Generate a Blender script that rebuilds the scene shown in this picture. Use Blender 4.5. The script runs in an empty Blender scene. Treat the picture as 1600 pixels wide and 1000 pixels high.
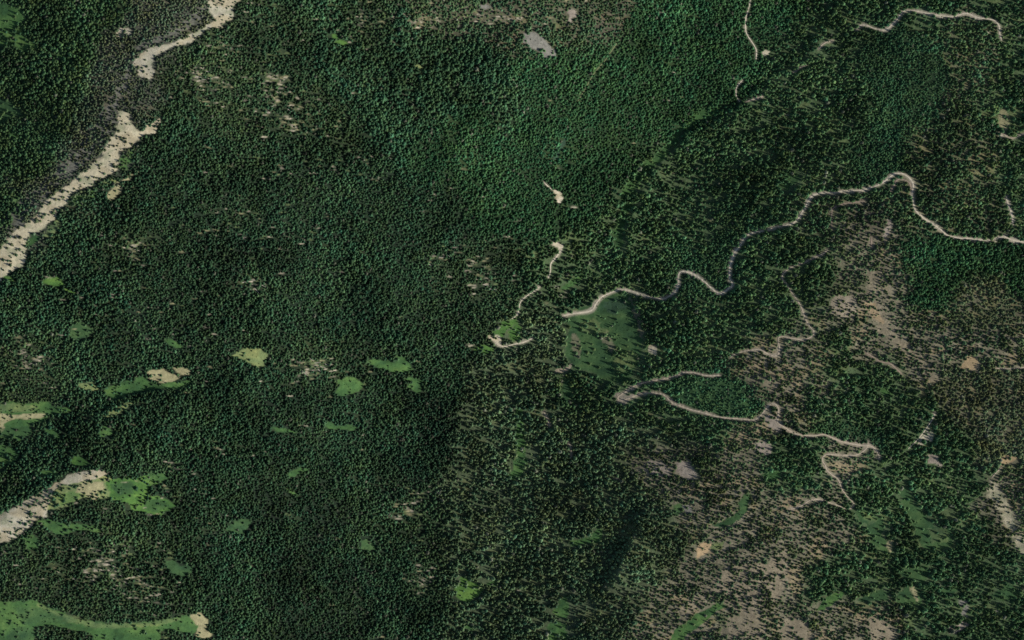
import bpy, math, random
import numpy as np
from mathutils import Vector, Euler, Matrix

rng = np.random.default_rng(7)
random.seed(7)
S = bpy.context.scene
COL = S.collection

# ------------------------------------------------------------------ camera
DIST = 9000.0                       # metres from the reference plane, 1 m = 1 photo pixel there
TILT = math.radians(-6.0)           # the survey camera looks down from a little to the west
cam_d = bpy.data.cameras.new('survey_camera')
cam = bpy.data.objects.new('survey_camera', cam_d)
COL.objects.link(cam)
CAM = np.array([DIST * math.sin(TILT), 0.0, DIST * math.cos(TILT)])
cam.location = CAM
cam.rotation_euler = (0, TILT, 0)
cam_d.sensor_width = 36.0
cam_d.lens = 36.0 * DIST / 1600.0
cam_d.clip_start = 100.0
cam_d.clip_end = 30000.0
S.camera = cam

# ------------------------------------------------------------------ sky and sun
SUN_EL, SUN_FROM = math.radians(42), math.radians(-20)   # the sun stands right and a little below in plan
w = bpy.data.worlds.new('World')
S.world = w
w.use_nodes = True
nt = w.node_tree
nt.nodes.clear()
sky = nt.nodes.new('ShaderNodeTexSky')
sky.sky_type = 'NISHITA'
sky.sun_disc = False
sky.sun_elevation = SUN_EL
sky.sun_rotation = math.pi / 2 - SUN_FROM
bg = nt.nodes.new('ShaderNodeBackground')
bg.inputs['Strength'].default_value = 0.105
wo = nt.nodes.new('ShaderNodeOutputWorld')
nt.links.new(sky.outputs[0], bg.inputs[0])
nt.links.new(bg.outputs[0], wo.inputs[0])
sun_d = bpy.data.lights.new('sun', 'SUN')
sun_d.energy = 4.6
sun_d.angle = math.radians(0.5)
sun_d.color = (1.0, 0.96, 0.91)
sun = bpy.data.objects.new('sun', sun_d)
COL.objects.link(sun)
sv = Vector((math.cos(SUN_EL) * math.cos(SUN_FROM), math.cos(SUN_EL) * math.sin(SUN_FROM), math.sin(SUN_EL)))
sun.rotation_euler = sv.to_track_quat('Z', 'Y').to_euler()
sun.location = sv * 3000
S.view_settings.view_transform = 'Standard'
S.view_settings.look = 'None'
S.view_settings.exposure = 0.3
S.view_settings.gamma = 1.0
S.view_settings.use_curve_mapping = False
S.cycles.max_bounces = 4
S.cycles.diffuse_bounces = 2

# ------------------------------------------------------------------ raster fields over the survey area
M = 150                              # metres mapped beyond the frame on every side
W, H = 1600 + 2 * M, 1000 + 2 * M

def lattice(nx, ny):
    return rng.random((ny + 2, nx + 2)).astype(np.float32)

def up(a, step, h=H, w_=W):
    """bilinear (smoothstepped) enlargement of a coarse array to the raster"""
    ys, xs = np.arange(h) / step[1], np.arange(w_) / step[0]
    yi, xi = ys.astype(int), xs.astype(int)
    fy, fx = ys - yi, xs - xi
    fy, fx = (fy * fy * (3 - 2 * fy)).astype(np.float32)[:, None], (fx * fx * (3 - 2 * fx)).astype(np.float32)[None, :]
    yi = np.clip(yi, 0, a.shape[0] - 2); xi = np.clip(xi, 0, a.shape[1] - 2)
    a0, a1 = a[yi], a[yi + 1]
    return (a0[:, xi] * (1 - fx) + a0[:, xi + 1] * fx) * (1 - fy) + (a1[:, xi] * (1 - fx) + a1[:, xi + 1] * fx) * fy

def noise(px, py=None):
    py = py or px
    return up(lattice(int(W / px) + 1, int(H / py) + 1), (px, py)) * 2 - 1

def fbm(px, py=None, n=3, g=0.55):
    py = py or px
    t, a, s = 0, 1.0, 0
    for i in range(n):
        t = t + noise(max(px / 2 ** i, 1.0), max(py / 2 ** i, 1.0)) * a
        s += a; a *= g
    return t / s

VV, UU = np.mgrid[0:H, 0:W].astype(np.float32)
UU -= M; VV -= M

def samp(a, u, v):
    """bilinear look-up of a raster at photo coordinates"""
    x = np.clip(np.asarray(u, np.float64) + M, 0, W - 1.001); y = np.clip(np.asarray(v, np.float64) + M, 0, H - 1.001)
    xi, yi = x.astype(int), y.astype(int)
    fx, fy = x - xi, y - yi
    if a.ndim == 3:
        fx, fy = fx[..., None], fy[..., None]
    return (a[yi, xi] * (1 - fx) + a[yi, xi + 1] * fx) * (1 - fy) + (a[yi + 1, xi] * (1 - fx) + a[yi + 1, xi + 1] * fx) * fy

def near(a, u, v):
    x = np.clip(np.rint(np.asarray(u) + M).astype(int), 0, W - 1); y = np.clip(np.rint(np.asarray(v) + M).astype(int), 0, H - 1)
    return a[y, x]

# ---- relief: thin-plate surface through spot heights, banks and small-scale roughness
SPOT = """360,0,300 230,100,305 187,200,295 100,300,270 0,420,245 -100,520,220 0,0,245 0,200,230 100,80,272 -100,100,195
400,250,215 600,280,140 800,300,70 980,320,15 1240,0,60 1060,220,22 880,460,-5 790,540,12 730,620,14 700,750,16 690,900,14 670,1100,10
560,120,190 700,120,165 850,90,150 1000,60,100 1150,60,75 800,-60,170
1200,300,75 1400,200,125 1600,100,160 1400,500,120 1600,500,150 1200,600,110 1400,800,125 1600,900,165 1000,700,62 1000,950,78 850,800,36 850,960,40 1200,900,125
1350,30,110 1700,300,170 1200,1080,110 1700,1050,170
500,900,70 300,800,170 100,760,255 0,830,250 165,735,235 300,650,175 180,622,190 50,670,220 20,730,236 300,980,160 100,960,205 400,600,160 500,450,120 650,450,65 200,450,230 600,700,40 -100,900,220"""
SP = np.array([[float(t) for t in s.split(',')] for s in SPOT.split()])
def tps(r2):
    return 0.5 * r2 * np.log(np.maximum(r2, 1e-9))
P = SP[:, :2] / 1000
K = tps(((P[:, None] - P[None]) ** 2).sum(-1)) + np.eye(len(P)) * 0.002
A = np.zeros((len(P) + 3, len(P) + 3)); A[:len(P), :len(P)] = K
A[:len(P), len(P)] = 1; A[:len(P), len(P) + 1:] = P; A[len(P), :len(P)] = 1; A[len(P) + 1:, :len(P)] = P.T
cf = np.linalg.solve(A, np.r_[SP[:, 2], 0, 0, 0])
st = 6
gv, gu = np.mgrid[-M:H - M + 2 * st:st, -M:W - M + 2 * st:st] / 1000.0
hz = cf[-3] + cf[-2] * gu + cf[-1] * gv
for (x, y), c in zip(P, cf[:len(P)]):
    hz = hz + c * tps((gu - x) ** 2 + (gv - y) ** 2)
HT = up(hz.astype(np.float32), (st, st)) * .75

def poly_dist(pts, u=None, v=None):
    """distance to a polyline, and on which side (positive: to the east of it)"""
    u = UU if u is None else u; v = VV if v is None else v
    best = np.full(u.shape, 1e9, np.float32); side = np.zeros(u.shape, np.float32)
    for (x0, y0), (x1, y1) in zip(pts, pts[1:]):
        dx, dy = x1 - x0, y1 - y0
        L = dx * dx + dy * dy + 1e-9
        t = np.clip(((u - x0) * dx + (v - y0) * dy) / L, 0, 1)
        d = np.hypot(u - x0 - t * dx, v - y0 - t * dy)
        s = np.sign((u - x0) * dy - (v - y0) * dx) * (1 if dy >= 0 else -1)
        k = d < best
        best[k] = d[k]; side[k] = s[k]
    return best, side

def bank(pts, a, width, fade):
    global HT
    d, s = poly_dist(pts)
    sd = d * s + fbm(40, n=2) * 7 + fbm(12, n=2) * 5
    (x0, y0), (x1, y1) = pts[0], pts[-1]
    L = math.hypot(x1 - x0, y1 - y0)
    t = ((UU - x0) * (x1 - x0) + (VV - y0) * (y1 - y0)) / L
    ends = np.clip(np.minimum(t, L - t) / 60, 0, 1)            # dies out towards both ends
    HT = HT + (a * ends * 0.5 * (1 + np.tanh(sd / width)) * np.exp(-np.maximum(d - width, 0) / fade)).astype(np.float32)
bank([(1320, 20), (1200, 128), (1130, 180), (1070, 212), (1010, 265), (985, 330), (960, 430)], 10, 7, 45)
bank([(1010, 770), (978, 850), (962, 885), (920, 950)], 24, 9, 60)
bank([(190, 728), (100, 752), (50, 777), (0, 806), (-80, 850)], 4, 14, 90)
bank([(340, 600), (250, 612), (175, 627), (90, 665)], 13, 9, 60)
HT = (HT + fbm(150, n=3) * 7 + fbm(36, n=3) * 2.0 + noise(7) * 0.35).astype(np.float32)

def ray(u, v):
    """unit-depth ray of the survey photograph through a pixel"""
    u = np.asarray(u, np.float64); v = np.asarray(v, np.float64)
    a, b = (u - 800) / DIST, (500 - v) / DIST
    ct, s_ = math.cos(TILT), math.sin(TILT)
    return np.stack([-s_ + a * ct, b, -ct - a * s_], -1)
def world(u, v, h):
    d = ray(u, v)
    return CAM + d * ((np.asarray(h) - CAM[2]) / d[..., 2])[..., None]
def at(u, v, dz=0.0):
    return world(u, v, samp(HT, u, v) + dz)

# ------------------------------------------------------------------ vegetation zones (what grows where)
#            spacing  radius     height    crown tint              ground colour        shrubs glades
ZONE = {
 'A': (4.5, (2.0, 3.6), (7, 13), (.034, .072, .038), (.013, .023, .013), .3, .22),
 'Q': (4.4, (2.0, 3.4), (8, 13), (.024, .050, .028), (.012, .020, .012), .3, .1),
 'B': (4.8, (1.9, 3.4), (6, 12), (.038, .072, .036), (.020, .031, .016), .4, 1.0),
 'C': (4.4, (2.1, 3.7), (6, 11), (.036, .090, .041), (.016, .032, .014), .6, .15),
 'D': (6.5, (2.1, 4.1), (9, 17), (.062, .116, .054), (.056, .086, .040), .9, .15),
 'E': (5.9, (1.7, 3.5), (5, 12), (.060, .090, .045), (.142, .130, .086), 1.0, .1),
 'F': (6.6, (2.1, 4.1), (10, 18), (.080, .122, .066), (.056, .076, .040), .7, .12),
 'G': (4.9, (2.1, 3.5), (5, 10), (.050, .088, .046), (.075, .070, .046), .5, .8),
 'H': (4.0, (1.8, 2.9), (4, 8), (.040, .090, .044), (.018, .036, .017), .4, .0),
 'I': (4.6, (1.7, 3.0), (5, 10), (.066, .086, .052), (.050, .054, .040), .5, .2),
 'J': (5.0, (2.2, 3.9), (6, 12), (.042, .080, .037), (.022, .040, .018), .4, .1),
 'K': (5.4, (2.0, 3.8), (5, 11), (.088, .112, .060), (.090, .088, .054), 1.0, .1),
 'L': (6.0, (2.2, 4.1), (8, 14), (.056, .098, .047), (.100, .104, .058), 1.0, .1),
 'T': (5.8, (2.6, 4.6), (9, 15), (.040, .086, .046), (.018, .030, .015), .4, .35),
}
ZPTS = {
 'Q': "420,860 440,920 500,900 560,960 430,800 500,810 640,705 610,950 450,985 520,990 560,900 660,640 690,690 600,740 360,400 420,400",
 'J': "20,20 20,110 30,230 20,330 80,140 80,60 130,70 60,190 150,20 60,250",
 'I': "200,130 150,190 120,230 75,280 30,350 290,40 240,50 170,85 180,140 205,160 265,40 310,25 140,210",
 'B': "330,90 300,120 410,30 430,110 420,160 500,180 410,200 350,160 300,160 450,60 210,390 505,562 30,570 60,590 400,440 150,880 200,900 100,920 180,860 220,940 730,430 640,795 660,900 760,430 570,30 380,100 30,930",
 'A': "260,220 250,300 340,260 450,260 200,340 120,390 300,340 400,350 500,330 600,300 680,350 600,400 500,430 300,430 200,450 100,480 700,390 620,480 500,500 400,500 300,520 200,500 450,620 350,640 300,700 400,720 500,700 600,650 550,750 650,700 450,800 550,850 600,900 500,950 400,900 420,980 600,980 680,600 250,660 60,700 330,850 340,940 160,560 700,520 20,470 130,690",
 'T': "620,60 660,100 700,130 590,90 640,150 690,165 750,90 510,20 560,110 770,150",
 'F': "760,600 740,680 720,760 740,820 800,610 840,560 870,700 800,790 850,780 900,760 950,680 1000,690 900,880 850,880 780,900 780,980 960,800 980,870 930,960 830,960 1040,690 1000,750 1020,800",
 'G': "720,8 800,12 860,8 900,40 760,25 940,15 830,30 660,15",
 'C': "850,140 900,100 1000,50 1000,120 1100,50 1100,120 950,200 880,220 1030,180 800,240 820,180 720,220 720,280 930,280 1150,30 1200,20 820,330 900,310 1150,110 1440,400 1500,400 1550,420 1480,430 1590,430 1450,450 860,350",
 'D': "1130,230 1100,260 1060,280 1150,300 1020,330 1000,380 1080,350 1180,250 1220,200 1250,150 1300,110 1260,60 1330,30 1300,200 1320,150 1280,250 1220,330 1180,330 1170,430 1200,480 1150,500 1100,510 1060,520 1050,550 900,400 860,430 930,420 960,430 1250,430 1320,290 1550,180 1560,10 1440,8 1590,90 1590,300 1300,550 1350,590 1330,620 1400,620 1430,640 1380,660 1280,630 1260,720 1250,750 1230,710 1330,890 1300,900 1360,900 1350,790 1400,840 1390,740 1440,740 1480,700 1500,760 1520,830 1480,890 1460,960 1420,980 1530,880 1550,850 1490,970 1560,980 1590,960 1540,930 1050,660 1000,650 940,620 1100,690 880,600 1590,220",
 'L': "1500,80 1530,120 1510,160 1480,220 1500,190 1440,260 1530,230 1460,290 1490,330 1540,330 1430,310 1540,60 1290,300",
 'H': "1420,60 1450,90 1400,120 1440,150 1470,130 1390,70 1340,215 1370,235 1350,250 1395,160 1080,610 1120,620 1150,635 1320,672 1300,668 1110,410 1350,690",
 'K': "1540,470 1580,500 1560,620 1520,640 1580,680 1590,600 1540,700 1490,600",
 'E': "1360,350 1330,440 1370,440 1330,480 1400,470 1420,520 1460,530 1440,560 1520,540 1560,540 1380,520 1260,565 1280,590 1180,580 1190,600 1220,650 1200,690 1060,740 1020,730 1110,760 1160,720 1150,760 1230,800 1260,850 1240,780 1200,850 1140,880 1100,900 1080,940 1040,960 1160,920 1180,970 1130,980 1230,930 1250,980 1300,990 1370,980 1580,760 1560,790 1290,820 1120,800 1310,740 1320,720",
}
zl, zp = [], []
for k, s in ZPTS.items():
    for t in s.split():
        zl.append(k); zp.append([float(c) for c in t.split(',')])
zp = np.array(zp)
zst = 5
cv, cu = np.mgrid[-M:H - M + 2 * zst:zst, -M:W - M + 2 * zst:zst].astype(np.float32)
wu = up(lattice(60, 42), (int(50 / zst), int(50 / zst)), *cu.shape) - .5
wv = up(lattice(60, 42), (int(50 / zst), int(50 / zst)), *cu.shape) - .5
wu2 = up(lattice(200, 140), (3, 3), *cu.shape) - .5
qu, qv = cu + wu * 46 + wu2 * 22, cv + wv * 46 - wu2 * 12
NP = 12
acc = np.zeros(cu.shape + (NP,), np.float32); ws = np.zeros(cu.shape, np.float32)
for k, (x, y) in zip(zl, zp):
    z = ZONE[k]
    wgt = 1.0 / (((qu - x) ** 2 + (qv - y) ** 2) / 400 + 0.4) ** 3
    vec = np.array([z[0], *z[1], *z[2], *z[3], *z[4], z[5]], np.float32)[:NP]
    acc[..., :11] += wgt[..., None] * vec[:11]
    acc[..., 11] += wgt * z[6]
    ws += wgt
acc /= ws[..., None]
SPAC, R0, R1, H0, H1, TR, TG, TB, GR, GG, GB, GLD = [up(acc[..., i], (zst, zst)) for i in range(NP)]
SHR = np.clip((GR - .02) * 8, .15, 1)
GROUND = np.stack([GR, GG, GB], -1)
DENS = np.ones((H, W), np.float32)           # chance that a tree stands
CLASS = np.zeros((H, W), np.int16)           # which piece of the setting the ground belongs to
CLS = [('hillside', None)]
# dry and mossy variation of the forest floor
dry = np.clip(fbm(34, 20, 3) * 1.4, -1, 1)[..., None]
moss = np.clip(fbm(42, 26, 3) * 2.2 - .1, 0, 1)[..., None] * np.clip(GROUND[..., :1] * 9, 0, 1)
GROUND = GROUND * (1 - moss * .7) + moss * .7 * np.array([.055, .072, .033])
GROUND = GROUND * (1 + .35 * dry) * np.array([1.0, 1.0, 1.0]) 
GROUND = np.where(dry > .35, GROUND * np.array([1.12, 1.0, .9]), GROUND)

WX = fbm(16, 5, 3) * 7; WY = fbm(9, 6, 2) * 3.2
WX2 = fbm(12, 6, 3) * 8; WY2 = fbm(9, 6, 2) * 3.6
WXs = fbm(9, 5, 2) * 3; WYs = fbm(8, 5, 2) * 2

def inside(pts, u, v):
    r = np.zeros(u.shape, bool)
    n = len(pts)
    for i in range(n):
        (x0, y0), (x1, y1) = pts[i], pts[(i + 1) % n]
        if y0 == y1: continue
        c = ((y0 > v) != (y1 > v)) & (u < (x1 - x0) * (v - y0) / (y1 - y0) + x0)
        r ^= c
    return r

def pts_of(s):
    return [tuple(float(c) for c in t.split(',')) for t in s.split()]

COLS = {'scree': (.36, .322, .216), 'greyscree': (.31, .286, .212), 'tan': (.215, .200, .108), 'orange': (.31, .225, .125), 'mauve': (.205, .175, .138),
        'grey': (.155, .150, .125), 'pale': (.38, .335, .245), 'bright': (.056, .120, .028), 'green': (.044, .096, .029), 'deep': (.034, .072, .027), 'olive': (.115, .150, .060),
        'brown': (.172, .146, .098), 'dim': (.026, .05, .03), 'pink': (.225, .19, .135)}
AREAS = []
def area(name, colour, s, dens=0.0, rough=1.0, label=True, blend=1.0):
    global GROUND
    p = pts_of(s)
    if name == 'meadow':                    # the rim trees overhang: the grass itself reaches a little farther
        cx, cy = sum(q[0] for q in p) / len(p), sum(q[1] for q in p) / len(p)
        p = [(cx + (x - cx) * 1.03 + .7 * np.sign(x - cx), cy + (y - cy) * 1.03 + .3 * np.sign(y - cy)) for x, y in p]
    xs, ys = [q[0] for q in p], [q[1] for q in p]
    x0, x1, y0, y1 = max(int(min(xs)) - 14 + M, 0), min(int(max(xs)) + 14 + M, W), max(int(min(ys)) - 10 + M, 0), min(int(max(ys)) + 10 + M, H)
    sl = (slice(y0, y1), slice(x0, x1))
    k = .85 if min(max(xs) - min(xs), max(ys) - min(ys)) < 18 else 1.0
    m = inside(p, UU[sl] + (WX[sl] * k + WXs[sl] * .5) * rough, VV[sl] + (WY[sl] * k + WYs[sl] * .5) * rough)
    c = np.array(COLS[colour])
    var = (1 + .24 * fbm_small[sl] + .22 * fbm_mid[sl])[..., None] * c
    if colour in ('scree', 'greyscree', 'pale'):
        t = np.clip(fbm_mid[sl] * 2.2 + fbm_small[sl] * .5, 0, .85)[..., None]
        var = var * (1 - t) + t * np.array([.25, .215, .135]) * (1 + .3 * fbm_small[sl])[..., None]
        t = np.clip(-fbm_mid[sl] * 2.2 + fbm_small[sl] * .6 - .15, 0, .65)[..., None]
        var = var * (1 - t) + t * np.array([.165, .18, .105])
    if colour in ('bright', 'green', 'deep', 'olive'):
        t = np.clip(-fbm_mid[sl] * 1.5 + fbm_small[sl] * .6, 0, 1)[..., None]
        var = var * (1 - t * np.array([.45, .38, .25]))
        t = np.clip(fbm_mid[sl] * 1.3 + fbm_small[sl] * .5 + .05, 0, 1)[..., None] * .5
        var = var * (1 - t) + t * var * np.array([1.55, 1.1, .95])
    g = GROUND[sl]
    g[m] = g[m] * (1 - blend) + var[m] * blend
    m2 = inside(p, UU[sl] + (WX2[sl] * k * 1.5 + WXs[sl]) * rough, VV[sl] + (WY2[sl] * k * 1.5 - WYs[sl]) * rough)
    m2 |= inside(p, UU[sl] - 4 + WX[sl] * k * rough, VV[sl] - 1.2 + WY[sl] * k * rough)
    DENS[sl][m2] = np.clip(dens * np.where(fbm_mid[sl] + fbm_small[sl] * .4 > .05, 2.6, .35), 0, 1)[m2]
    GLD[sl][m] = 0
    if colour in ('scree', 'greyscree', 'pale', 'bright', 'green', 'deep'):
        SHR[sl][m] = .12 if 'scree' in colour or colour == 'pale' else .8
    if name:
        nm = name
        CLS.append((nm, colour))
        CLASS[sl][m] = len(CLS) - 1
    AREAS.append((name, p))

fbm_small, fbm_mid = fbm(5, 4, 2), fbm(26, 14, 3)
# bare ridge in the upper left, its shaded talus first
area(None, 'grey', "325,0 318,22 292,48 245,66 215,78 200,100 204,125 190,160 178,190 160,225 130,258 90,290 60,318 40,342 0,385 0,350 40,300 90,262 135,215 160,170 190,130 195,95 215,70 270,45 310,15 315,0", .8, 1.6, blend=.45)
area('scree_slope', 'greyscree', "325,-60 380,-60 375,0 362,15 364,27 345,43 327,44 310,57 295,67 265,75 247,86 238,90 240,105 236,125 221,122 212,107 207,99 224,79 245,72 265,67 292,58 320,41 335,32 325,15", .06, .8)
area('scree_slope', 'scree', "186,172 200,175 204,190 217,207 222,204 232,190 252,184 247,195 243,210 224,209 217,220 200,230 185,236 186,250 182,267 162,277 140,290 112,301 108,315 89,327 85,342 70,357 48,365 41,378 40,404 35,417 15,427 0,438 -60,490 -60,440 0,393 6,381 25,359 50,341 68,317 95,297 120,277 135,264 152,249 160,239 170,220 180,207 184,185", .045, .7)
area('scree_slope', 'greyscree', "181,46 190,43 204,46 205,57 193,57 186,59 180,58", .1, .6)
area('scree_slope', 'tan', "222,268 206,275 196,283 191,297 176,312 165,317 168,303 180,289 192,280 205,271", .12, .7)
area('meadow', 'green', "106,312 117,305 130,305 127,315 115,322 107,320", .2, .8)
area('meadow', 'olive', "160,287 170,280 183,279 180,290 167,294", .2, .8)
area('meadow', 'green', "206,232 190,244 186,262 196,266 208,252", .3)
area('meadow', 'green', "150,296 132,304 116,319 130,321 148,308", .35)
area('meadow', 'olive', "92,342 74,358 66,370 80,372 96,352", .3)
area('meadow', 'green', "40,378 52,366 62,368 55,380 46,388 41,386", .35, 1)
# north-western flank
area('meadow', 'green', "-40,5 0,5 24,10 37,27 30,42 36,55 58,73 40,80 22,72 0,70 -40,74", .08, .7)
area('meadow', 'green', "25,77 35,80 32,92 28,90", .1)
area('meadow', 'green', "88,84 100,87 111,94 105,96 94,91", .15)
area('meadow', 'deep', "-30,152 0,154 15,162 35,177 22,182 0,191 -30,190", .1)
area('meadow', 'deep', "14,309 24,305 33,309 28,315 17,315", .1)
area('meadow', 'green', "5,196 18,204 30,210 24,216 8,210", .3)
# ridge in the lower left
area('scree_slope', 'greyscree', "-60,842 0,805 22,792 50,776 80,760 100,748 107,740 125,737 150,732 172,737 168,745 130,752 112,757 97,757 82,772 76,788 76,810 60,808 38,832 25,842 0,849 -60,880", .05, .8)
area('meadow', 'olive', "112,757 132,752 166,744 172,752 171,778 150,782 128,777 108,790 88,800 78,797 78,785 86,772 98,760", .12, .8)
area('scree_slope', 'tan', "118,757 135,753 162,752 164,766 150,768 158,778 140,782 134,770 122,768", .08, .8)
area('meadow', 'bright', "167,752 200,747 255,742 262,748 240,757 228,762 236,775 258,777 272,790 250,804 225,800 205,797 199,786 187,781 170,778 173,766", .1, .9)
area('meadow', 'green', "60,815 72,812 100,817 130,819 166,824 150,831 135,828 115,830 97,836 82,832 72,824", .08, .8)
area('meadow', 'green', "36,838 50,835 62,845 56,856 44,858 36,850", .45)
area('meadow', 'green', "-60,938 0,940 25,941 57,938 75,948 100,957 117,967 150,972 187,975 225,971 262,967 287,961 300,965 307,978 300,990 262,984 250,986 240,1005 155,1012 142,987 120,985 100,980 82,976 57,979 58,1020 -60,1040", .03, .7)
area('scree_slope', 'tan', "295,961 312,956 327,970 320,980 332,993 320,998 307,996 310,980 302,972", .05, .7)
# meadows of the left slope
area('meadow', 'green', "161,611 180,601 200,594 225,587 232,600 275,598 297,591 293,601 275,607 240,608 212,613 175,623", .05, .8)
area('meadow', 'tan', "231,580 255,577 270,585 281,589 267,597 247,598 235,594", .03, .6)
area('meadow', 'tan', "271,576 283,574 296,577 296,586 284,587", .05, .6)
area('meadow', 'olive', "120,601 130,598 142,598 153,607 145,610 127,607", .05, .6)
area('meadow', 'olive', "164,650 172,652 192,642 208,630 198,628 180,639 164,644", .12, .6)
area('meadow', 'green', "164,664 173,666 175,679 160,683 155,675", .05, .6)
area('meadow', 'green', "-60,628 0,630 15,628 37,632 72,628 78,636 108,639 105,645 78,648 70,656 45,661 47,675 32,688 10,686 0,685 -60,690", .07, .9)
area('meadow', 'tan', "-40,645 0,646 18,650 36,646 70,648 66,653 38,656 18,655 8,662 8,672 0,676 -40,675", .05, .6)
area('meadow', 'green', "67,669 82,671 96,682 90,686 72,677", .1, .7)
area('meadow', 'green', "-40,690 0,694 12,698 28,705 27,716 10,725 0,733 -40,735", .08)
area('meadow', 'bright', "110,722 122,711 141,724 130,727 116,727", .05, .7)
area('meadow', 'green', "58,737 87,734 88,741 68,743", .1, .7)
area('meadow', 'green', "225,749 232,741 250,740 263,746 250,751", .05, .7)
area('meadow', 'olive', "363,557 372,551 385,544 400,545 419,553 411,561 413,572 402,573 390,567 378,562", .02, .6)
area('meadow', 'green', "575,566 590,560 600,563 617,564 620,555 632,561 643,577 628,580 616,582 603,578 590,573", .02, .6)
area('meadow', 'green', "520,615 530,605 527,595 540,591 552,588 562,597 567,602 560,611 547,615 540,619", .02, .6)
area('meadow', 'green', "632,589 645,591 661,595 655,599 660,604 655,616 645,610 637,603 641,597", .03, .6)
area('meadow', 'green', "505,661 515,659 525,665 548,664 557,668 548,672 530,670 515,670", .05, .5)
area('meadow', 'green', "419,666 432,668 450,671 470,675 450,676 432,674", .05, .5)
area('meadow', 'deep', "110,512 120,502 133,507 146,517 133,526 122,532 108,524", .06, .7)
area('meadow', 'green', "258,532 268,530 278,535 286,541 276,544 265,539", .04, .5)
area('meadow', 'deep', "257,876 272,875 280,885 290,883 303,887 300,894 288,896 286,902 272,896 262,888", .03, .6)
area('meadow', 'deep', "355,822 370,814 378,810 391,813 389,823 380,833 365,832 352,828", .03, .6)
area('meadow', 'deep', "564,848 573,841 580,850 589,857 575,861 565,859", .05, .6)
area('meadow', 'bright', "710,921 722,902 730,904 742,911 756,922 745,931 735,939 722,939 712,931", .05, .6)
area('meadow', 'green', "762,912 775,905 781,914 765,919", .05, .6)
area('meadow', 'green', "720,978 732,976 743,982 735,987", .1, .6)
area('meadow', 'bright', "517,55 522,53 528,58 523,62", .02, .3)
area('meadow', 'bright', "521,65 532,62 542,67 534,71", .02, .3)
area('meadow', 'bright', "66,440 80,431 92,434 102,445 85,448 75,446", .02, .5)
area('meadow', 'bright', "94,452 104,451 121,457 110,458", .05, .4)
area('meadow', 'bright', "8,432 18,433 22,439 14,442", .05, .4)
area('meadow', 'green', "450,738 470,730 482,734 470,740 455,745", .2, .7)
area('meadow', 'green', "445,764 455,764 466,775 458,776", .1, .6)
# valley floor and clearings of the right half
area('meadow', 'deep', "930,476 950,462 975,461 990,471 1000,480 1003,500 1004,522 1001,550 996,567 982,590 960,596 940,591 925,578 900,576 885,556 890,525 890,500 905,486", .03, .8)
area(None, 'brown', "938,520 948,518 955,530 964,545 960,553 950,545 942,532", .1, 1, blend=.55)
area(None, 'brown', "985,465 998,470 1003,490 1008,515 1002,530 994,505 988,482", .35, 1, blend=.6)
area(None, 'olive', "905,505 925,495 935,508 950,520 940,528 922,520 908,518", .12, 1.3, blend=.55)
area(None, 'olive', "960,560 985,545 998,552 990,575 970,588 958,578", .25, 1.3, blend=.5)
area(None, 'brown', "893,520 902,530 908,548 900,560 893,545", .3, 1.2, blend=.55)
area(None, 'dim', "945,470 965,465 980,478 962,492 948,488", .05, 1.2, blend=.7)
area('valley_scrub', 'green', "1135,160 1112,170 1090,174 1066,190 1050,212 1034,232 1012,250 990,270 972,292 970,318 962,345 958,370 964,388 974,385 976,350 986,322 990,298 1010,272 1036,248 1056,226 1066,206 1090,188 1118,180", .3, 1, blend=.9)
area('valley_scrub', 'green', "912,420 900,432 885,444 872,452 880,456 900,446 914,430", .3, 1)
area('valley_scrub', 'green', "804,640 815,640 822,680 822,735 810,746 786,752 800,735 806,700", .2, .8)
area('meadow', 'dim', "864,250 866,235 875,225 883,214 881,228 872,247", .1, .5)  # gully clearing, with the strip's shadow painted in as dark green
area('meadow', 'deep', "880,590 890,585 895,605 888,625 878,618", .15, .8)
area('plantation_floor', 'deep', "1012,606 1060,594 1125,590 1152,604 1186,640 1176,652 1130,648 1084,636 1045,620", .85, .6)
area('meadow', 'deep', "1411,757 1422,769 1433,790 1446,805 1460,822 1483,824 1486,850 1470,858 1448,858 1438,850 1431,830 1421,807 1411,787 1409,770", .04, .6)
area('meadow', 'deep', "1337,802 1350,796 1362,801 1381,815 1378,832 1386,845 1389,862 1375,861 1361,848 1360,835 1354,820 1342,812", .04, .6)
area('meadow', 'tan', "1378,832 1386,842 1394,846 1392,862 1388,863 1386,846", .05, .5)
area('meadow', 'deep', "1401,895 1430,887 1447,881 1449,900 1441,916 1430,906 1412,903", .05, .7)
area('meadow', 'deep', "1342,938 1360,928 1375,922 1389,927 1386,937 1365,939 1350,940", .05, .6)
area('meadow', 'deep', "1399,936 1415,917 1428,911 1441,935 1438,946 1410,948", .05, .6)
area('meadow', 'tan', "1422,918 1429,915 1436,934 1433,940 1427,930", .02, .5)
area('meadow', 'green', "1276,953 1290,935 1305,925 1323,923 1310,936 1300,946 1285,953", .03, .5)
area('meadow', 'green', "1050,992 1060,981 1075,969 1090,959 1105,951 1120,941 1136,937 1134,949 1115,958 1100,971 1090,983 1075,991 1064,1010 1048,1010", .04, .6)
area('meadow', 'deep', "1114,820 1130,814 1150,800 1152,785 1165,771 1173,772 1166,796 1155,811 1140,821 1125,824", .06, .8)
area('meadow', 'green', "890,846 905,843 920,839 932,824 939,832 939,846 930,849 905,851 895,854", .06, .6)
area('meadow', 'green', "865,956 876,940 884,929 889,950 887,966 870,963", .08, .7)
area('meadow', 'green', "856,975 870,970 885,978 884,1005 852,1010", .15, .8)
area('meadow', 'deep', "1052,790 1062,786 1067,797 1060,806 1052,803", .05, .5)
area('bare_patch', 'grey', "1066,790 1075,788 1082,796 1078,802 1067,799", .05, .5)
area('meadow', 'green', "1370,604 1385,609 1394,617 1380,616", .15, .6)
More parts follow.
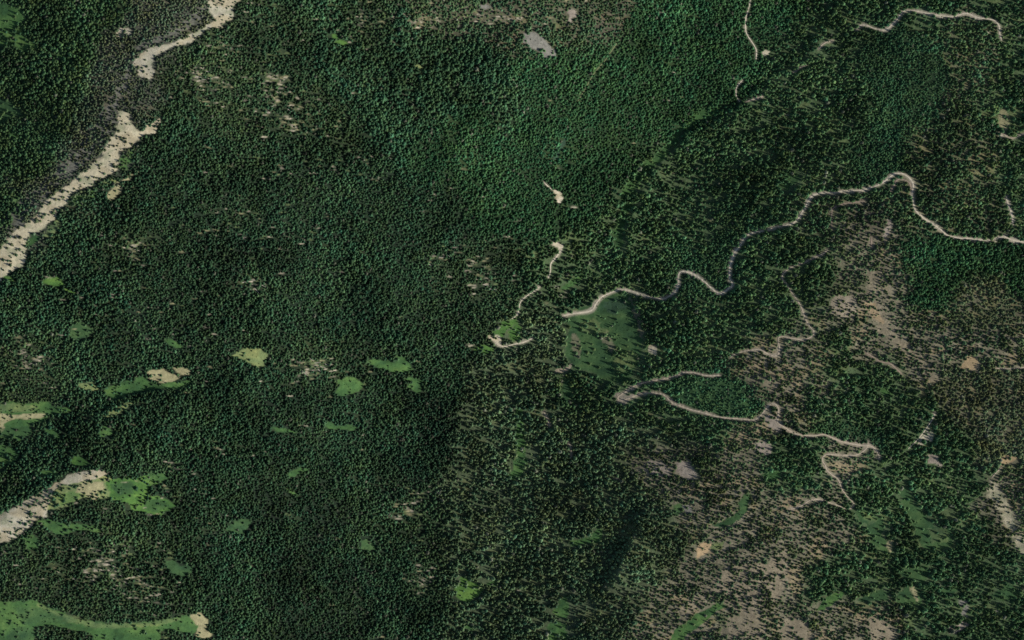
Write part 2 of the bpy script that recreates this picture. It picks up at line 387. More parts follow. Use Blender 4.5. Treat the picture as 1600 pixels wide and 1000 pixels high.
area('meadow', 'green', "1190,742 1205,735 1222,737 1215,748 1198,752", .3, .8)
area('bare_patch', 'mauve', "1444,712 1458,708 1468,721 1473,731 1455,725", .05, .7)
area('bare_patch', 'orange', "1087,861 1092,850 1100,847 1112,850 1109,860 1098,867 1088,873", .0, .4)
area('bare_patch', 'olive', "1112,850 1131,846 1129,857 1111,861", .05, .5)
area(None, 'brown', "1355,425 1385,424 1392,440 1390,456 1366,466 1380,490 1402,520 1432,548 1466,588 1455,598 1430,570 1395,540 1365,505 1345,480 1352,455", .28, 1.4, blend=.8)
area('bare_patch', 'pink', "1296,470 1310,460 1328,462 1340,472 1336,492 1318,497 1302,488", .3, 1.0, blend=.85)
area('bare_patch', 'orange', "1346,474 1360,472 1374,488 1382,500 1376,506 1362,496", .15, 1, blend=.6)
area('bare_patch', 'grey', "816,53 830,50 843,51 851,63 859,75 869,80 867,91 850,88 840,80 826,72 818,65", .12, .8)
area('bare_patch', 'mauve', "887,16 894,14 901,18 900,27 893,28 895,36 888,35 889,27", .02, .4)
area('bare_patch', 'grey', "748,8 760,6 768,12 757,15 749,14", .05, .5)
area('bare_patch', 'mauve', "1385,342 1394,344 1392,360 1386,373 1379,370 1384,353", .05, .6)
area('bare_patch', 'mauve', "1054,723 1070,719 1085,732 1091,743 1080,749 1062,745 1056,736", .03, .6)
area('bare_patch', 'mauve', "1006,724 1025,718 1046,728 1044,746 1022,744 1008,738", .35, 1, blend=.8)
area('bare_patch', 'mauve', "1174,696 1190,689 1203,695 1206,710 1185,709", .1, .8)
area('bare_patch', 'mauve', "1197,650 1210,648 1222,662 1216,674 1202,670", .2, .8)
area(None, 'brown', "1125,892 1160,882 1200,880 1214,862 1232,860 1232,900 1218,935 1196,950 1172,960 1150,955 1120,940 1108,925", .32, 1.6, blend=.9)
area(None, 'brown', "1072,938 1096,928 1112,932 1080,958 1062,962", .3, 1.2, blend=.8)
area('bare_patch', 'brown', "1220,968 1240,966 1258,972 1267,990 1262,1010 1228,1012 1218,990", .15, 1, blend=.9)
area('bare_patch', 'brown', "1355,968 1370,964 1392,975 1398,1000 1380,1015 1362,1010", .15, 1, blend=.9)
area('bare_patch', 'brown', "1130,965 1170,955 1205,965 1200,1010 1140,1010", .3, 1.2, blend=.8)
area('bare_patch', 'scree', "1543,752 1556,756 1570,778 1584,802 1594,832 1625,850 1640,880 1600,868 1584,852 1574,822 1560,796 1546,774", .42, 1.4, blend=.7)
area('bare_patch', 'orange', "1558,716 1575,711 1591,714 1585,722 1565,728", .1, .7, blend=.8)
area('bare_patch', 'orange', "1509,558 1522,556 1528,565 1527,577 1504,578 1500,575", .05, .6, blend=.8)
area('bare_patch', 'tan', "1560,172 1570,168 1576,186 1574,204 1566,206 1561,195", .06, .7, blend=.9)
area('bare_patch', 'pale', "1561,206 1568,205 1567,215 1560,213", 0, .4)
area('bare_patch', 'greyscree', "1452,667 1460,679 1456,690 1446,694 1432,696 1440,682", .08, .5)
area('bare_patch', 'pale', "863,297 869,296 876,301 879,309 876,318 871,317 867,307", 0, .3)
area('bare_patch', 'pale', "861,377 870,378 877,380 880,387 875,395 871,387 862,382", 0, .4)
area('bare_patch', 'mauve', "958,616 968,612 976,618 988,616 996,618 984,626 976,632 964,631", 0, .3, blend=.8)
area('meadow', 'bright', "740,545 752,538 764,541 772,548 758,553 744,552", .15, .8)
area('meadow', 'bright', "797,520 806,505 815,512 812,528 802,534 796,530", .1, .7)
area('bare_patch', 'bright', "763,520 774,508 790,500 806,494 806,503 795,515 783,528 768,532", .25, 1)
area('bare_patch', 'pale', "764,524 776,522 783,530 784,540 776,536 764,530", .05, .5)
area('bare_patch', 'pale', "1190,82 1197,78 1203,80 1202,85 1194,87", 0, .3)
area('bare_patch', 'pale', "1011,540 1018,537 1028,545 1026,555 1017,553", .1, .6)
area('bare_patch', 'pink', "868,578 882,571 895,568 893,574 878,582 868,582", .1, .6)
area('bare_patch', 'brown', "1188,600 1212,588 1238,598 1226,620 1205,616", .3, 1, blend=.8)
area('bare_patch', 'grey', "1500,935 1512,938 1510,965 1502,962", .1, .8)
area('bare_patch', 'mauve', "1482,980 1500,972 1514,976 1500,988 1486,990", .2, .8)
area('meadow', 'deep', "1550,930 1575,910 1592,925 1585,938 1560,938", .35, 1)
area('meadow', 'deep', "1470,925 1485,912 1497,918 1490,930", .2, .8)
area('meadow', 'deep', "1345,176 1365,182 1370,190 1350,190", .2, .8)
area('meadow', 'deep', "1384,175 1402,176 1400,195 1385,188", .2, .8)
area('meadow', 'deep', "1215,270 1240,262 1250,280 1230,297 1215,290", .3, .9)
area('meadow', 'olive', "655,90 0,0" if False else "640,104 655,102 668,112 655,116", .2, .6)

for col_, d_, b_, p_ in (('olive', .05, .55, "58,942 100,960 150,974 220,973 282,966 286,970 220,980 150,982 100,970 60,950"), ('deep', .04, .8, "20,950 60,948 100,965 112,977 80,972 40,976"),
                        ('deep', .05, .8, "15,985 40,978 54,986 54,1004 10,1004"), ('olive', .06, .6, "-40,626 30,632 60,634 52,643 0,644 -40,644"), ('deep', .1, .7, "-40,672 20,668 42,664 47,674 30,686 -40,688"),
                        ('deep', .15, .8, "173,757 203,752 214,761 206,772 182,774"), ('deep', .12, .6, "225,784 250,780 262,790 246,800 230,796"), ('olive', .04, .45, "1450,826 1478,825 1484,846 1456,849"),
                        ('olive', .06, .4, "1345,800 1362,803 1372,815 1356,822"), ('olive', .2, .5, "1460,795 1490,800 1520,812 1500,830 1485,815"), ('bright', .1, .6, "88,775 112,766 128,770 118,782 96,790")):
    area(None, col_, p_, d_, .8, blend=b_)

# small sunlit glades between the crowns: dry grass, logs, bare soil
gp = []
NG = 2600
gu_, gv_ = rng.random(NG) * 1640 - 20, rng.random(NG) * 1040 - 20
keep = rng.random(NG) < np.clip(samp(GLD, gu_, gv_), 0, 1) * (0.35 + .65 * (near(fbm(70, n=2), gu_, gv_) > 0))
for x, y in zip(gu_[keep], gv_[keep]):
    gp.append((x, y, rng.uniform(2.0, 6.0), rng.uniform(.6, 1.1)))
CLUST = "480,575,45,22,26 500,570,25,12,14 395,447,22,10,14 210,385,20,25,24 440,170,60,45,60 330,130,50,40,40 430,125,40,20,26 305,118,26,16,16 750,430,34,30,26 155,880,70,38,70 230,920,60,30,40 40,560,40,30,26 770,25,60,12,40 665,32,30,12,16 640,795,30,25,24 655,905,20,30,18 350,70,26,12,14 700,400,40,20,12 560,30,80,20,20 490,265,120,20,16 230,480,150,60,24 860,470,40,30,10 270,760,80,60,30 390,360,120,40,24"
for t in CLUST.split():
    x, y, sx, sy, n = [float(c) for c in t.split(',')]
    for _ in range(int(n * 1.5)):
        gp.append((x + rng.normal() * sx * .5, y + rng.normal() * sy * .5, rng.uniform(2.0, 5.5), rng.uniform(.6, 1.0)))
GLADE = np.zeros((H, W), np.float32)
for (x, y, a, b) in gp:
    x0, y0 = int(x) + M, int(y) + M
    R = int(a * 2.4) + 4
    if not (R < x0 < W - R and R < y0 < H - R): continue
    sl = (slice(y0 - 6, y0 + 7), slice(x0 - R, x0 + R + 1))
    du, dv = UU[sl] - x + WXs[sl] * .4, VV[sl] - y - (UU[sl] - x) * .12 + WYs[sl] * .3
    m = (du / a) ** 2 + (dv / b) ** 2
    c = COLS[random.choice(['tan', 'tan', 'olive', 'olive', 'pale', 'pale', 'mauve'])]
    k = np.clip(1.5 - m, 0, 1)[..., None] * .95
    GROUND[sl] = GROUND[sl] * (1 - k) + np.array(c) * k * random.uniform(.5, 1.0)
    # trees keep off the glade itself and off the strip that would shade it
    ex = ((du - 3.0) / (a + 4.5)) ** 2 + ((dv - 1.0) / (b + 1.0)) ** 2
    GLADE[sl] = np.maximum(GLADE[sl], (ex < 1) * .85)
DENS *= (1 - GLADE)

# ------------------------------------------------------------------ roads and tracks
ROADS = [
 ('forest_road', 4.0, 'road', "1660,384 1630,381 1600,378 1583,375 1570,370 1558,371.5 1545,375 1528,374 1512,372 1500,372 1488,370 1478,366 1468,357 1455,348 1443,341 1434,333 1429,326 1427,315 1425,303 1427,290 1424,282 1417,275 1408,271 1397,272 1385,281 1370,290 1345,297 1320,298.5 1300,301 1283,302 1271,305 1264,312 1258,324 1252,334 1246,343 1236,350 1215,354 1200,359 1190,361 1178,363 1168,367 1161,374 1155,385 1147,396 1142,410 1140,422 1140,435 1144,445 1138,451 1132,456 1124,459 1117,455 1108,447 1098,438 1086,430 1076,425.5 1066,424 1060,430 1059,445 1055,455 1048,461 1040,466 1030,466.5 1015,464 1003,461 990,456 978,453 968,452 960,455 950,459 940,464 931,474 926,483 918,487 905,489 893,490 878,494"),
 ('switchback_road', 4.0, 'track', "1370,717 1374,715 1370,705 1362,697.5 1350,696 1335,694 1312,689 1300,684 1287,679 1272,681 1252,680 1237,675 1225,667 1215,660 1216,650 1216,638 1210,631 1201,634 1192,645 1183,654 1175,656 1150,654 1125,652 1100,645 1082,641 1065,635 1050,629 1042,621 1034,616 1020,614 1005,615 990,619 980,623 972,626 966,624 967,619 980,611 992,603 1007,597.5 1025,594 1042,591 1057,587 1066,582.5 1082,582 1100,586 1112,587 1127,586"),
 ('upper_track', 3.2, 'track', "1140,561 1145,555 1157,550 1175,546.5 1190,547.5 1200,553 1211,556 1218,549 1216,534 1217,527 1225,526 1240,529 1259,530 1272,521 1265,510 1259,500 1252,480 1245,468 1237,457 1230,446 1222,435 1224,428 1232,420 1245,414 1257,410 1275,401 1287,396 1294,389"),
 ('lower_track', 3.0, 'track', "1356,690 1354,700 1340,710 1326,711.5 1312,711 1292,710 1286,714 1285,720 1289,727 1292,735 1300,742 1310,750 1316,765 1324,776 1334,787 1331,793 1322,795 1310,790 1292,784 1275,780 1265,782 1250,791 1232,796"),
 ('northern_road', 3.8, 'road', "1338,47 1345,39.5 1355,40 1365,44 1381,47 1390,42 1396,36 1402,30 1409,20 1417,16.5 1430,17 1450,21 1475,25.5 1490,25.5 1507,21 1515,22 1525,27 1545,29.5 1555,33 1561,41 1562,52 1565,64"),
 ('edge_road', 3.2, 'track', "1567,209 1577,215.5 1585,214.5 1600,209 1630,203"),
 ('spur_track', 3.6, 'brown', "1424,296 1421,286 1412,281 1402,281 1396,291 1391,300"),
 ('spur_track', 3.4, 'brown', "1300,358 1299,342 1300,329 1307,322 1325,317.5 1352,314.5"),
 ('forest_trail', 2.6, 'road', "1172,-40 1172,0 1169,15 1165,30 1165,47 1169,57 1175,66 1180,74 1182,82 1181,96"),
 ('forest_trail', 3.2, 'road', "1160,125 1152,135 1150,142 1151,152 1156,159"),
 ('forest_trail', 3.2, 'track', "1165,159 1177,155 1195,149.5"),
 ('forest_trail', 2.6, 'track', "1239,113 1250,106 1262,101"),
 ('forest_trail', 3.0, 'track', "1279,77 1286,69 1294,65 1303,63"),
 ('forest_trail', 4.2, 'track', "849,643 854,652 859,667"),
 ('forest_trail', 3.0, 'track', "886,689 892,700 892,719"),
 ('forest_trail', 2.6, 'track', "1553,575 1575,576 1600,574 1630,572"),
 ('forest_trail', 2.6, 'road', "1461,645 1456,656 1449,667 1438,682 1429,692 1419,701"),
 ('forest_trail', 3.2, 'brown', "1353,551 1366,559 1376,565 1390,568 1400,576 1411,587"),
 ('forest_trail', 4.4, 'pale', "1572,306 1573,312 1576,322 1580,332 1583,352"),
 ('forest_trail', 2.8, 'track', "1566,729 1558,737 1549,747"),
 ('gully_trail', 3.4, 'pale', "876,390 869,402 861,412 860,424 856,436"),
 ('gully_trail', 2.8, 'pale', "843,448 835,454 825,461 817,467 812,475 810,485 807,493 798,499"),
 ('gully_trail', 2.6, 'pale', "774,536 781,540 790,541 802,538 812,536 820,534 835,527"),
 ('gully_trail', 2.4, 'pale', "849,284 855,290 863,297"),
 ('forest_trail', 3.0, 'brown', "1361,372 1362,386"),
 ('faint_trail', 1.7, 'olive', "968,62 955,80 945,95 930,112 918,132 908,150 902,160"),
]
RCOL = {'road': (.37, .325, .245), 'track': (.29, .245, .18), 'brown': (.20, .16, .12), 'pale': (.36, .32, .24), 'olive': (.13, .15, .07)}
def smooth_line(p, step=1.6):
    p = np.array(p, float)
    out = []
    q = np.vstack([2 * p[0] - p[1], p, 2 * p[-1] - p[-2]])
    for i in range(1, len(q) - 2):
        a, b, c, d = q[i - 1], q[i], q[i + 1], q[i + 2]
        n = max(2, int(np.hypot(*(c - b)) / step))
        for t in np.arange(n) / n:
            out.append(.5 * ((2 * b) + (c - a) * t + (2 * a - 5 * b + 4 * c - d) * t * t + (3 * b - a - 3 * c + d) * t ** 3))
    out.append(q[-2])
    return np.array(out)
road_lines = []
wob = fbm(22, n=2)
for nm, wd, ck, s in ROADS:
    L = smooth_line(pts_of(s))
    road_lines.append(L)
    main = nm not in ('edge_road', 'faint_trail')
    for a, b in zip(L[:-1], L[1:]):
        x0, y0 = int(a[0]) + M, int(a[1]) + M
        if not (10 < x0 < W - 12 and 10 < y0 < H - 12): continue
        sl = (slice(y0 - 8, y0 + 9), slice(x0 - 8, x0 + 13))
        d = np.hypot(UU[sl] - a[0], VV[sl] - a[1])
        k = np.clip(1.2 - d / (wd * .95 + wob[sl] * 2.0), 0, 1)[..., None] * .5
        GROUND[sl] = GROUND[sl] * (1 - k) + np.array(RCOL[ck]) * .8 * k      # loose verge
        DENS[sl] = np.where((d < wd * .42 + (1.2 if main else .9)) & ((wob[sl] < .42) | main), 0, DENS[sl])
        # keep the sunny side a little more open so that the surface shows
        d2 = np.hypot((UU[sl] - a[0] - 3.5), VV[sl] - a[1] - 1)
        DENS[sl] = np.where((d2 < wd * .5 + 1.6), DENS[sl] * .55, DENS[sl])

GROUND = np.clip(GROUND * (1 + .10 * noise(3)[..., None] + .10 * noise(1.7)[..., None]), .01, .6).astype(np.float32)

# ------------------------------------------------------------------ materials
def mat(name):
    m = bpy.data.materials.new(name)
    m.use_nodes = True
    n = m.node_tree.nodes
    b = n['Principled BSDF']
    b.inputs['Roughness'].default_value = .95
    b.inputs['Specular IOR Level'].default_value = .1
    return m, n, m.node_tree.links, b

def ground_mat(name, scale, lo, hi, bump):
    m, n, l, b = mat(name)
    at_ = n.new('ShaderNodeAttribute'); at_.attribute_name = 'cover'
    tc = n.new('ShaderNodeTexCoord')
    nz = n.new('ShaderNodeTexNoise'); nz.inputs['Scale'].default_value = scale; nz.inputs['Detail'].default_value = 5; nz.inputs['Roughness'].default_value = .7
    l.new(tc.outputs['Object'], nz.inputs['Vector'])
    mr = n.new('ShaderNodeMapRange')
    mr.inputs['From Min'].default_value = .3; mr.inputs['From Max'].default_value = .7
    mr.inputs['To Min'].default_value = lo; mr.inputs['To Max'].default_value = hi
    l.new(nz.outputs['Fac'], mr.inputs['Value'])
    mx = n.new('ShaderNodeVectorMath'); mx.operation = 'SCALE'
    l.new(at_.outputs['Color'], mx.inputs[0]); l.new(mr.outputs['Result'], mx.inputs['Scale'])
    l.new(mx.outputs[0], b.inputs['Base Color'])
    bp = n.new('ShaderNodeBump'); bp.inputs['Strength'].default_value = bump; bp.inputs['Distance'].default_value = 1.0
    l.new(nz.outputs['Fac'], bp.inputs['Height']); l.new(bp.outputs['Normal'], b.inputs['Normal'])
    return m
M_FLOOR = ground_mat('forest_floor', .33, .62, 1.38, .6)
M_GRASS = ground_mat('meadow_grass', .4, .78, 1.22, .35)
M_SCREE = ground_mat('scree_stone', .5, .75, 1.22, .6)
M_ROAD = ground_mat('road_dirt', .6, .82, 1.15, .2)

def crown_mat(name, rough_lo, rough_hi):
    m, n, l, b = mat(name)
    a = n.new('ShaderNodeAttribute'); a.attribute_type = 'INSTANCER'; a.attribute_name = 'tint'
    tc = n.new('ShaderNodeTexCoord')
    nz = n.new('ShaderNodeTexNoise'); nz.inputs['Scale'].default_value = 3.5; nz.inputs['Detail'].default_value = 3
    l.new(tc.outputs['Object'], nz.inputs['Vector'])
    mr = n.new('ShaderNodeMapRange'); mr.inputs['From Min'].default_value = .3; mr.inputs['From Max'].default_value = .7
    mr.inputs['To Min'].default_value = rough_lo; mr.inputs['To Max'].default_value = rough_hi
    l.new(nz.outputs['Fac'], mr.inputs['Value'])
    mx = n.new('ShaderNodeVectorMath'); mx.operation = 'SCALE'
    l.new(a.outputs['Color'], mx.inputs[0]); l.new(mr.outputs['Result'], mx.inputs['Scale'])
    l.new(mx.outputs[0], b.inputs['Base Color'])
    return m
M_NEEDLE = crown_mat('conifer_needles', .65, 1.4)
M_LEAF = crown_mat('broad_leaves', .7, 1.35)
M_ROCK = crown_mat('weathered_rock', .75, 1.2)
def plain(name, c, scale=2.0):
    m, n, l, b = mat(name)
    nz = n.new('ShaderNodeTexNoise'); nz.inputs['Scale'].default_value = scale
    tc = n.new('ShaderNodeTexCoord'); l.new(tc.outputs['Object'], nz.inputs['Vector'])
    cr = n.new('ShaderNodeMapRange'); cr.inputs['To Min'].default_value = .7; cr.inputs['To Max'].default_value = 1.3
    l.new(nz.outputs['Fac'], cr.inputs['Value'])
    mx = n.new('ShaderNodeVectorMath'); mx.operation = 'SCALE'; mx.inputs[0].default_value = c
    l.new(cr.outputs['Result'], mx.inputs['Scale']); l.new(mx.outputs[0], b.inputs['Base Color'])
    return m
M_BARK = plain('bark', (.12, .09, .065))
M_DEAD = plain('bleached_wood', (.42, .38, .32))

# ------------------------------------------------------------------ the ground: one sheet, cut along the edges of its kinds
def axis(lo, hi, step, far):
    inner = np.arange(lo, hi + step * .5, step)
    out, d, x = [], step, hi
    ext = []
    while x < hi + far:
        d *= 1.35; x += d; ext.append(x)
    ext = np.array(ext)
    return np.concatenate([(lo - (ext - inner[-1]))[::-1], inner, ext])
ax, ay = axis(-90, 1690, 1.9, 2500), axis(-90, 1090, 1.9, 2500)
gx, gy = np.meshgrid(ax, ay)
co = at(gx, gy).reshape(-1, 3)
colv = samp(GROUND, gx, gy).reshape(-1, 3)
nxv, nyv = len(ax), len(ay)
ii = np.arange(nxv * nyv).reshape(nyv, nxv)
quads = np.stack([ii[1:, :-1], ii[1:, 1:], ii[:-1, 1:], ii[:-1, :-1]], -1).reshape(-1, 4)
fu = ((ax[:-1] + ax[1:]) / 2)[None, :].repeat(nyv - 1, 0); fv = ((ay[:-1] + ay[1:]) / 2)[:, None].repeat(nxv - 1, 1)
fcls = near(CLASS, fu, fv).reshape(-1)
def sheet(name, faces, m):
    used, inv = np.unique(faces, return_inverse=True)
    me = bpy.data.meshes.new(name)
    me.vertices.add(len(used)); me.vertices.foreach_set('co', co[used].astype(np.float32).ravel())
    nf = len(faces)
    me.loops.add(nf * 4); me.loops.foreach_set('vertex_index', inv.astype(np.int32).ravel())
    me.polygons.add(nf); me.polygons.foreach_set('loop_start', np.arange(0, nf * 4, 4, dtype=np.int32)); me.polygons.foreach_set('loop_total', np.full(nf, 4, np.int32))
    me.update()
    me.polygons.foreach_set('use_smooth', np.ones(nf, bool))
    a = me.color_attributes.new('cover', 'FLOAT_COLOR', 'POINT')
    a.data.foreach_set('color', np.c_[colv[used], np.ones(len(used))].astype(np.float32).ravel())
    me.materials.append(m)
    o = bpy.data.objects.new(name, me); COL.objects.link(o)
    o['kind'] = 'structure'
    return o
for i, (nm, c) in enumerate(CLS):
    f = quads[fcls == i]
    if len(f) == 0: continue
    sheet(nm, f, M_FLOOR if nm in ('hillside', 'valley_scrub', 'plantation_floor') else M_GRASS if nm == 'meadow' else M_SCREE)

for k, ((nm, wd, ck, s), L) in enumerate(zip(ROADS, road_lines)):
    t = np.gradient(L, axis=0); t /= np.hypot(t[:, 0], t[:, 1])[:, None] + 1e-9
    nrm = np.c_[-t[:, 1], t[:, 0]]
    n = len(L)
    wl = wd * .32 * (1 + .5 * samp(wob, L[:, 0], L[:, 1]) + rng.normal(0, .07, n)); wr = wd * .32 * (1 - .45 * samp(wob, L[:, 1], L[:, 0]) + rng.normal(0, .07, n))
    end = np.clip(np.minimum(np.arange(n), np.arange(n)[::-1]) / 3.0, .35, 1)
    wl, wr = wl * end, wr * end
    V, Cc = [], []
    base = np.array(RCOL[ck])
    for f, dz, cm in ((-1, -.5, .75), (-.8, .30, .95), (-.25, .34, 1.08), (.25, .34, 1.06), (.8, .30, .97), (1, -.5, .75)):
        q = L + nrm * (np.where(f < 0, wl, wr) * abs(f) * np.sign(f))[:, None]
        V.append(at(q[:, 0], q[:, 1], dz + k * .01)); Cc.append(base * cm * (1 + rng.normal(0, .07, n))[:, None])
    V = np.stack(V, 1); Cc = np.stack(Cc, 1); r = V.shape[1]
    idx = np.arange(n * r).reshape(n, r)
    F = np.stack([idx[:-1, :-1], idx[:-1, 1:], idx[1:, 1:], idx[1:, :-1]], -1).reshape(-1, 4)
    me = bpy.data.meshes.new(nm); me.from_pydata(V.reshape(-1, 3).tolist(), [], F.tolist())
    a = me.color_attributes.new('cover', 'FLOAT_COLOR', 'POINT'); a.data.foreach_set('color', np.c_[Cc.reshape(-1, 3), np.ones(n * r)].astype(np.float32).ravel())
    me.update(); me.materials.append(M_ROAD)
    o = bpy.data.objects.new(nm, me); COL.objects.link(o); o['kind'] = 'structure'

# ------------------------------------------------------------------ plants: unit meshes (crown 1 m radius, 1 m tall; scaled where they stand)
def mesh(name, V, F, m):
    me = bpy.data.meshes.new(name); me.from_pydata([tuple(v) for v in V], [], F); me.update(); me.materials.append(m)
    return me

def conifer_crown(seed, tiers=6, br=8, ragged=.3):
    """whorls of drooping boughs round a tapering core"""
    r_ = random.Random(seed)
    V, F = [], []
    base = .10
    for k in range(tiers):
        f = k / tiers
        z0 = base + (1 - base) * f
        R = (1 - f) ** .62 * r_.uniform(.85, 1.08)
        off = r_.random() * 6.28
        nb = max(5, br - k // 2)
        for j in range(nb):
            a = off + j / nb * 6.283 + r_.uniform(-.2, .2)
            q = R * (1 + r_.uniform(-ragged, ragged))
            hw = 6.283 / nb * .46
            zi = z0 + .9 / tiers * (1.1 - .3 * f)
            i = len(V)
            V += [(math.cos(a) * .05, math.sin(a) * .05, zi + .05),
                  (math.cos(a - hw) * q * .62, math.sin(a - hw) * q * .62, z0 + .035 + r_.uniform(-.02, .02)),
                  (math.cos(a) * q, math.sin(a) * q, z0 - .03 + r_.uniform(-.03, .02)),
                  (math.cos(a + hw) * q * .62, math.sin(a + hw) * q * .62, z0 + .035 + r_.uniform(-.02, .02))]
            F += [(i, i + 1, i + 2), (i, i + 2, i + 3)]
    i = len(V)
    V += [(math.cos(j * 1.257) * .45, math.sin(j * 1.257) * .45, base) for j in range(5)] + [(0, 0, 1.02)]
    F += [(i + j, i + (j + 1) % 5, i + 5) for j in range(5)]
    return mesh('crown', V, F, M_NEEDLE)

def leafy_crown(seed, n=70, flat=.75):
    """a loose cloud of leaf clumps"""
    r_ = random.Random(seed)
    V, F = [], []
    lob = [(r_.uniform(-.45, .45), r_.uniform(-.45, .45), r_.uniform(.4, .8), r_.uniform(.35, .6)) for _ in range(5)]
    for _ in range(n):
        lx, ly, lz, lr = r_.choice(lob)
        d = Vector((r_.gauss(0, 1), r_.gauss(0, 1), abs(r_.gauss(0, 1)) * .9)).normalized()
        c = Vector((lx, ly, lz * flat)) + d * lr * r_.uniform(.8, 1.05)
        nn = (d + Vector((r_.gauss(0, .35), r_.gauss(0, .35), r_.gauss(0, .35)))).normalized()
        t = nn.orthogonal().normalized(); b_ = nn.cross(t)
        s = r_.uniform(.14, .26)
        i = len(V)
        V += [c + t * s, c + b_ * s * .8, c - t * s, c - b_ * s * .8]
        F += [(i, i + 1, i + 2, i + 3)]
    return mesh('crown', V, F, M_LEAF)

def rock_mesh(seed):
    r_ = random.Random(seed)
    V, F = [], []
    for k, (z, R) in enumerate(((-.2, .9), (.35, 1.0), (.75, .6))):
        for j in range(7):
            a = j / 7 * 6.283
            q = R * r_.uniform(.75, 1.2)
            V.append((math.cos(a) * q, math.sin(a) * q, z * r_.uniform(.85, 1.15)))
    V.append((0.05, 0, .85))
    for k in range(2):
        for j in range(7):
            F.append((k * 7 + j, k * 7 + (j + 1) % 7, k * 7 + 7 + (j + 1) % 7, k * 7 + 7 + j))
    F += [(14 + j, 14 + (j + 1) % 7, 21) for j in range(7)]
    return mesh('rock', V, F, M_ROCK)

def trunk_mesh():
    V, F = [], []
    for z, R in ((-.12, .09), (.35, .06), (.9, .012)):
        V += [(math.cos(j * 1.047) * R, math.sin(j * 1.047) * R, z) for j in range(6)]
    for k in range(2):
        F += [(k * 6 + j, k * 6 + (j + 1) % 6, k * 6 + 6 + (j + 1) % 6, k * 6 + 6 + j) for j in range(6)]
    return mesh('trunk', V, F, M_BARK)

# ------------------------------------------------------------------ where the plants stand
def scatter(ncand, spacing, accept, seed, rows=False):
    """dart throwing with a spacing that varies over the land"""
    r_ = np.random.default_rng(seed)
    u = r_.random(ncand) * (1600 + 160) - 80; v = r_.random(ncand) * (1000 + 160) - 80
    s = spacing(u, v) * r_.uniform(.36, 1.2, ncand)
    ok = r_.random(ncand) < accept(u, v)
    u, v, s = u[ok], v[ok], s[ok]
    cell = 4.0
    gw = int(1800 / cell) + 8
    grid = {}
    keep = []
    U, V_, S_ = u.tolist(), v.tolist(), s.tolist()
    AX = (1 + .6 * np.clip((samp(H1, u, v) - 13) / 2.5, 0, 1)).tolist() if rows else [1.0] * len(U)
    for i in range(len(U)):
        x, y, q, ax_ = U[i], V_[i], S_[i], AX[i]
        cx, cy = int((x + 100) / cell), int((y + 100) / cell)
        rr = 2 if q > 4 else 1
        good = True
        for yy in range(cy - rr, cy + rr + 1):
            for xx in range(cx - rr, cx + rr + 1):
                for (a, b) in grid.get(yy * gw + xx, ()):
                    if ((a - x) * ax_) ** 2 + (b - y) ** 2 < q * q:
                        good = False; break
                if not good: break
            if not good: break
        if good:
            grid.setdefault(cy * gw + cx, []).append((x, y)); keep.append(i)
    return u[keep], v[keep]

CLUMP = fbm(18, 14, 3) * 1.5
ROWS = fbm(26, 7, 3) * 1.5 + fbm(60, 40, 2) * .4
OPEN = np.clip((SPAC - 5.2) / 1.2, 0, 1) * .82                     # only the open woods are clumpy
DENS *= 1 - OPEN * np.clip(.5 - ROWS * 2.2, 0, .93)
BARE = np.clip((GR - .12) * 25, 0, 1)                         # the dry brown country opens into wide glades
DENS *= 1 - BARE * np.clip(fbm(60, 40, 3) * 3.5 - .25, 0, .72)
tu, tv = scatter(330000, lambda u, v: samp(SPAC, u, v) * .80 * (1 + .22 * samp(CLUMP, u, v)), lambda u, v: near(DENS, u, v), 3, True)
# trees that stand alone on scree, in meadows and along their edges, as the photograph shows them
LONE = """921,568 918,551 925,538 928,546 952,532 980,541 981,531 979,552 987,552 966,556 907,542 898,539 900,552 905,576 965,587 969,581 985,580 981,575
147,277 151,278 156,279 163,271.5 139,278 125,281 134,267 177,257 179,261 99,299 107,300 155,259 125,247 101,268 92,291 189,215 194,216 191,219 186,205 178,228 196,222 212,184 216,190 75,320 78,317 87,312 97,300 70,335 66,339 57,345 39,354 24,371 31,371 18,382 5,406 16,414 31,390 224,112 216,106 229,104
49,803 58,809 46,815 40,819 78,816 88,813.5 104,815 108,816 114,814 65,825.5 60,829 76,830 49,832 41,838 29,844 61,837 103,828 114,828 122,825 52,789 58,782 75,782 109,789 113,787 86,800 80,801 47,804 152,773 130,762
17,970 15,974 59,982 5,992 26,995 273,990 262,985 249,986 226,986 285,996 247,597 238,601 251,594 182,603 188,602 62,676 25,672 82,640 92,640
1066,797 1452,838 1419,795 1428,815 1442,827 1475,842 1464,833 1371,827 1366,838 1419,900 1440,894 1365,935 1420,935 1291,944 1102,962 1084,976 1122,812 1150,795 1098,857 1380,356 1451,690 1443,688 867,305"""
LP = np.array([[float(c) for c in t.split(',')] for t in LONE.split()])
far_ = np.ones(len(tu), bool)
for x, y in LP:
    far_ &= (tu - x) ** 2 + (tv - y) ** 2 > 9
tu, tv = np.r_[LP[:, 0], tu[far_]], np.r_[LP[:, 1], tv[far_]]
NT = len(tu)
lone = np.arange(NT) < len(LP)

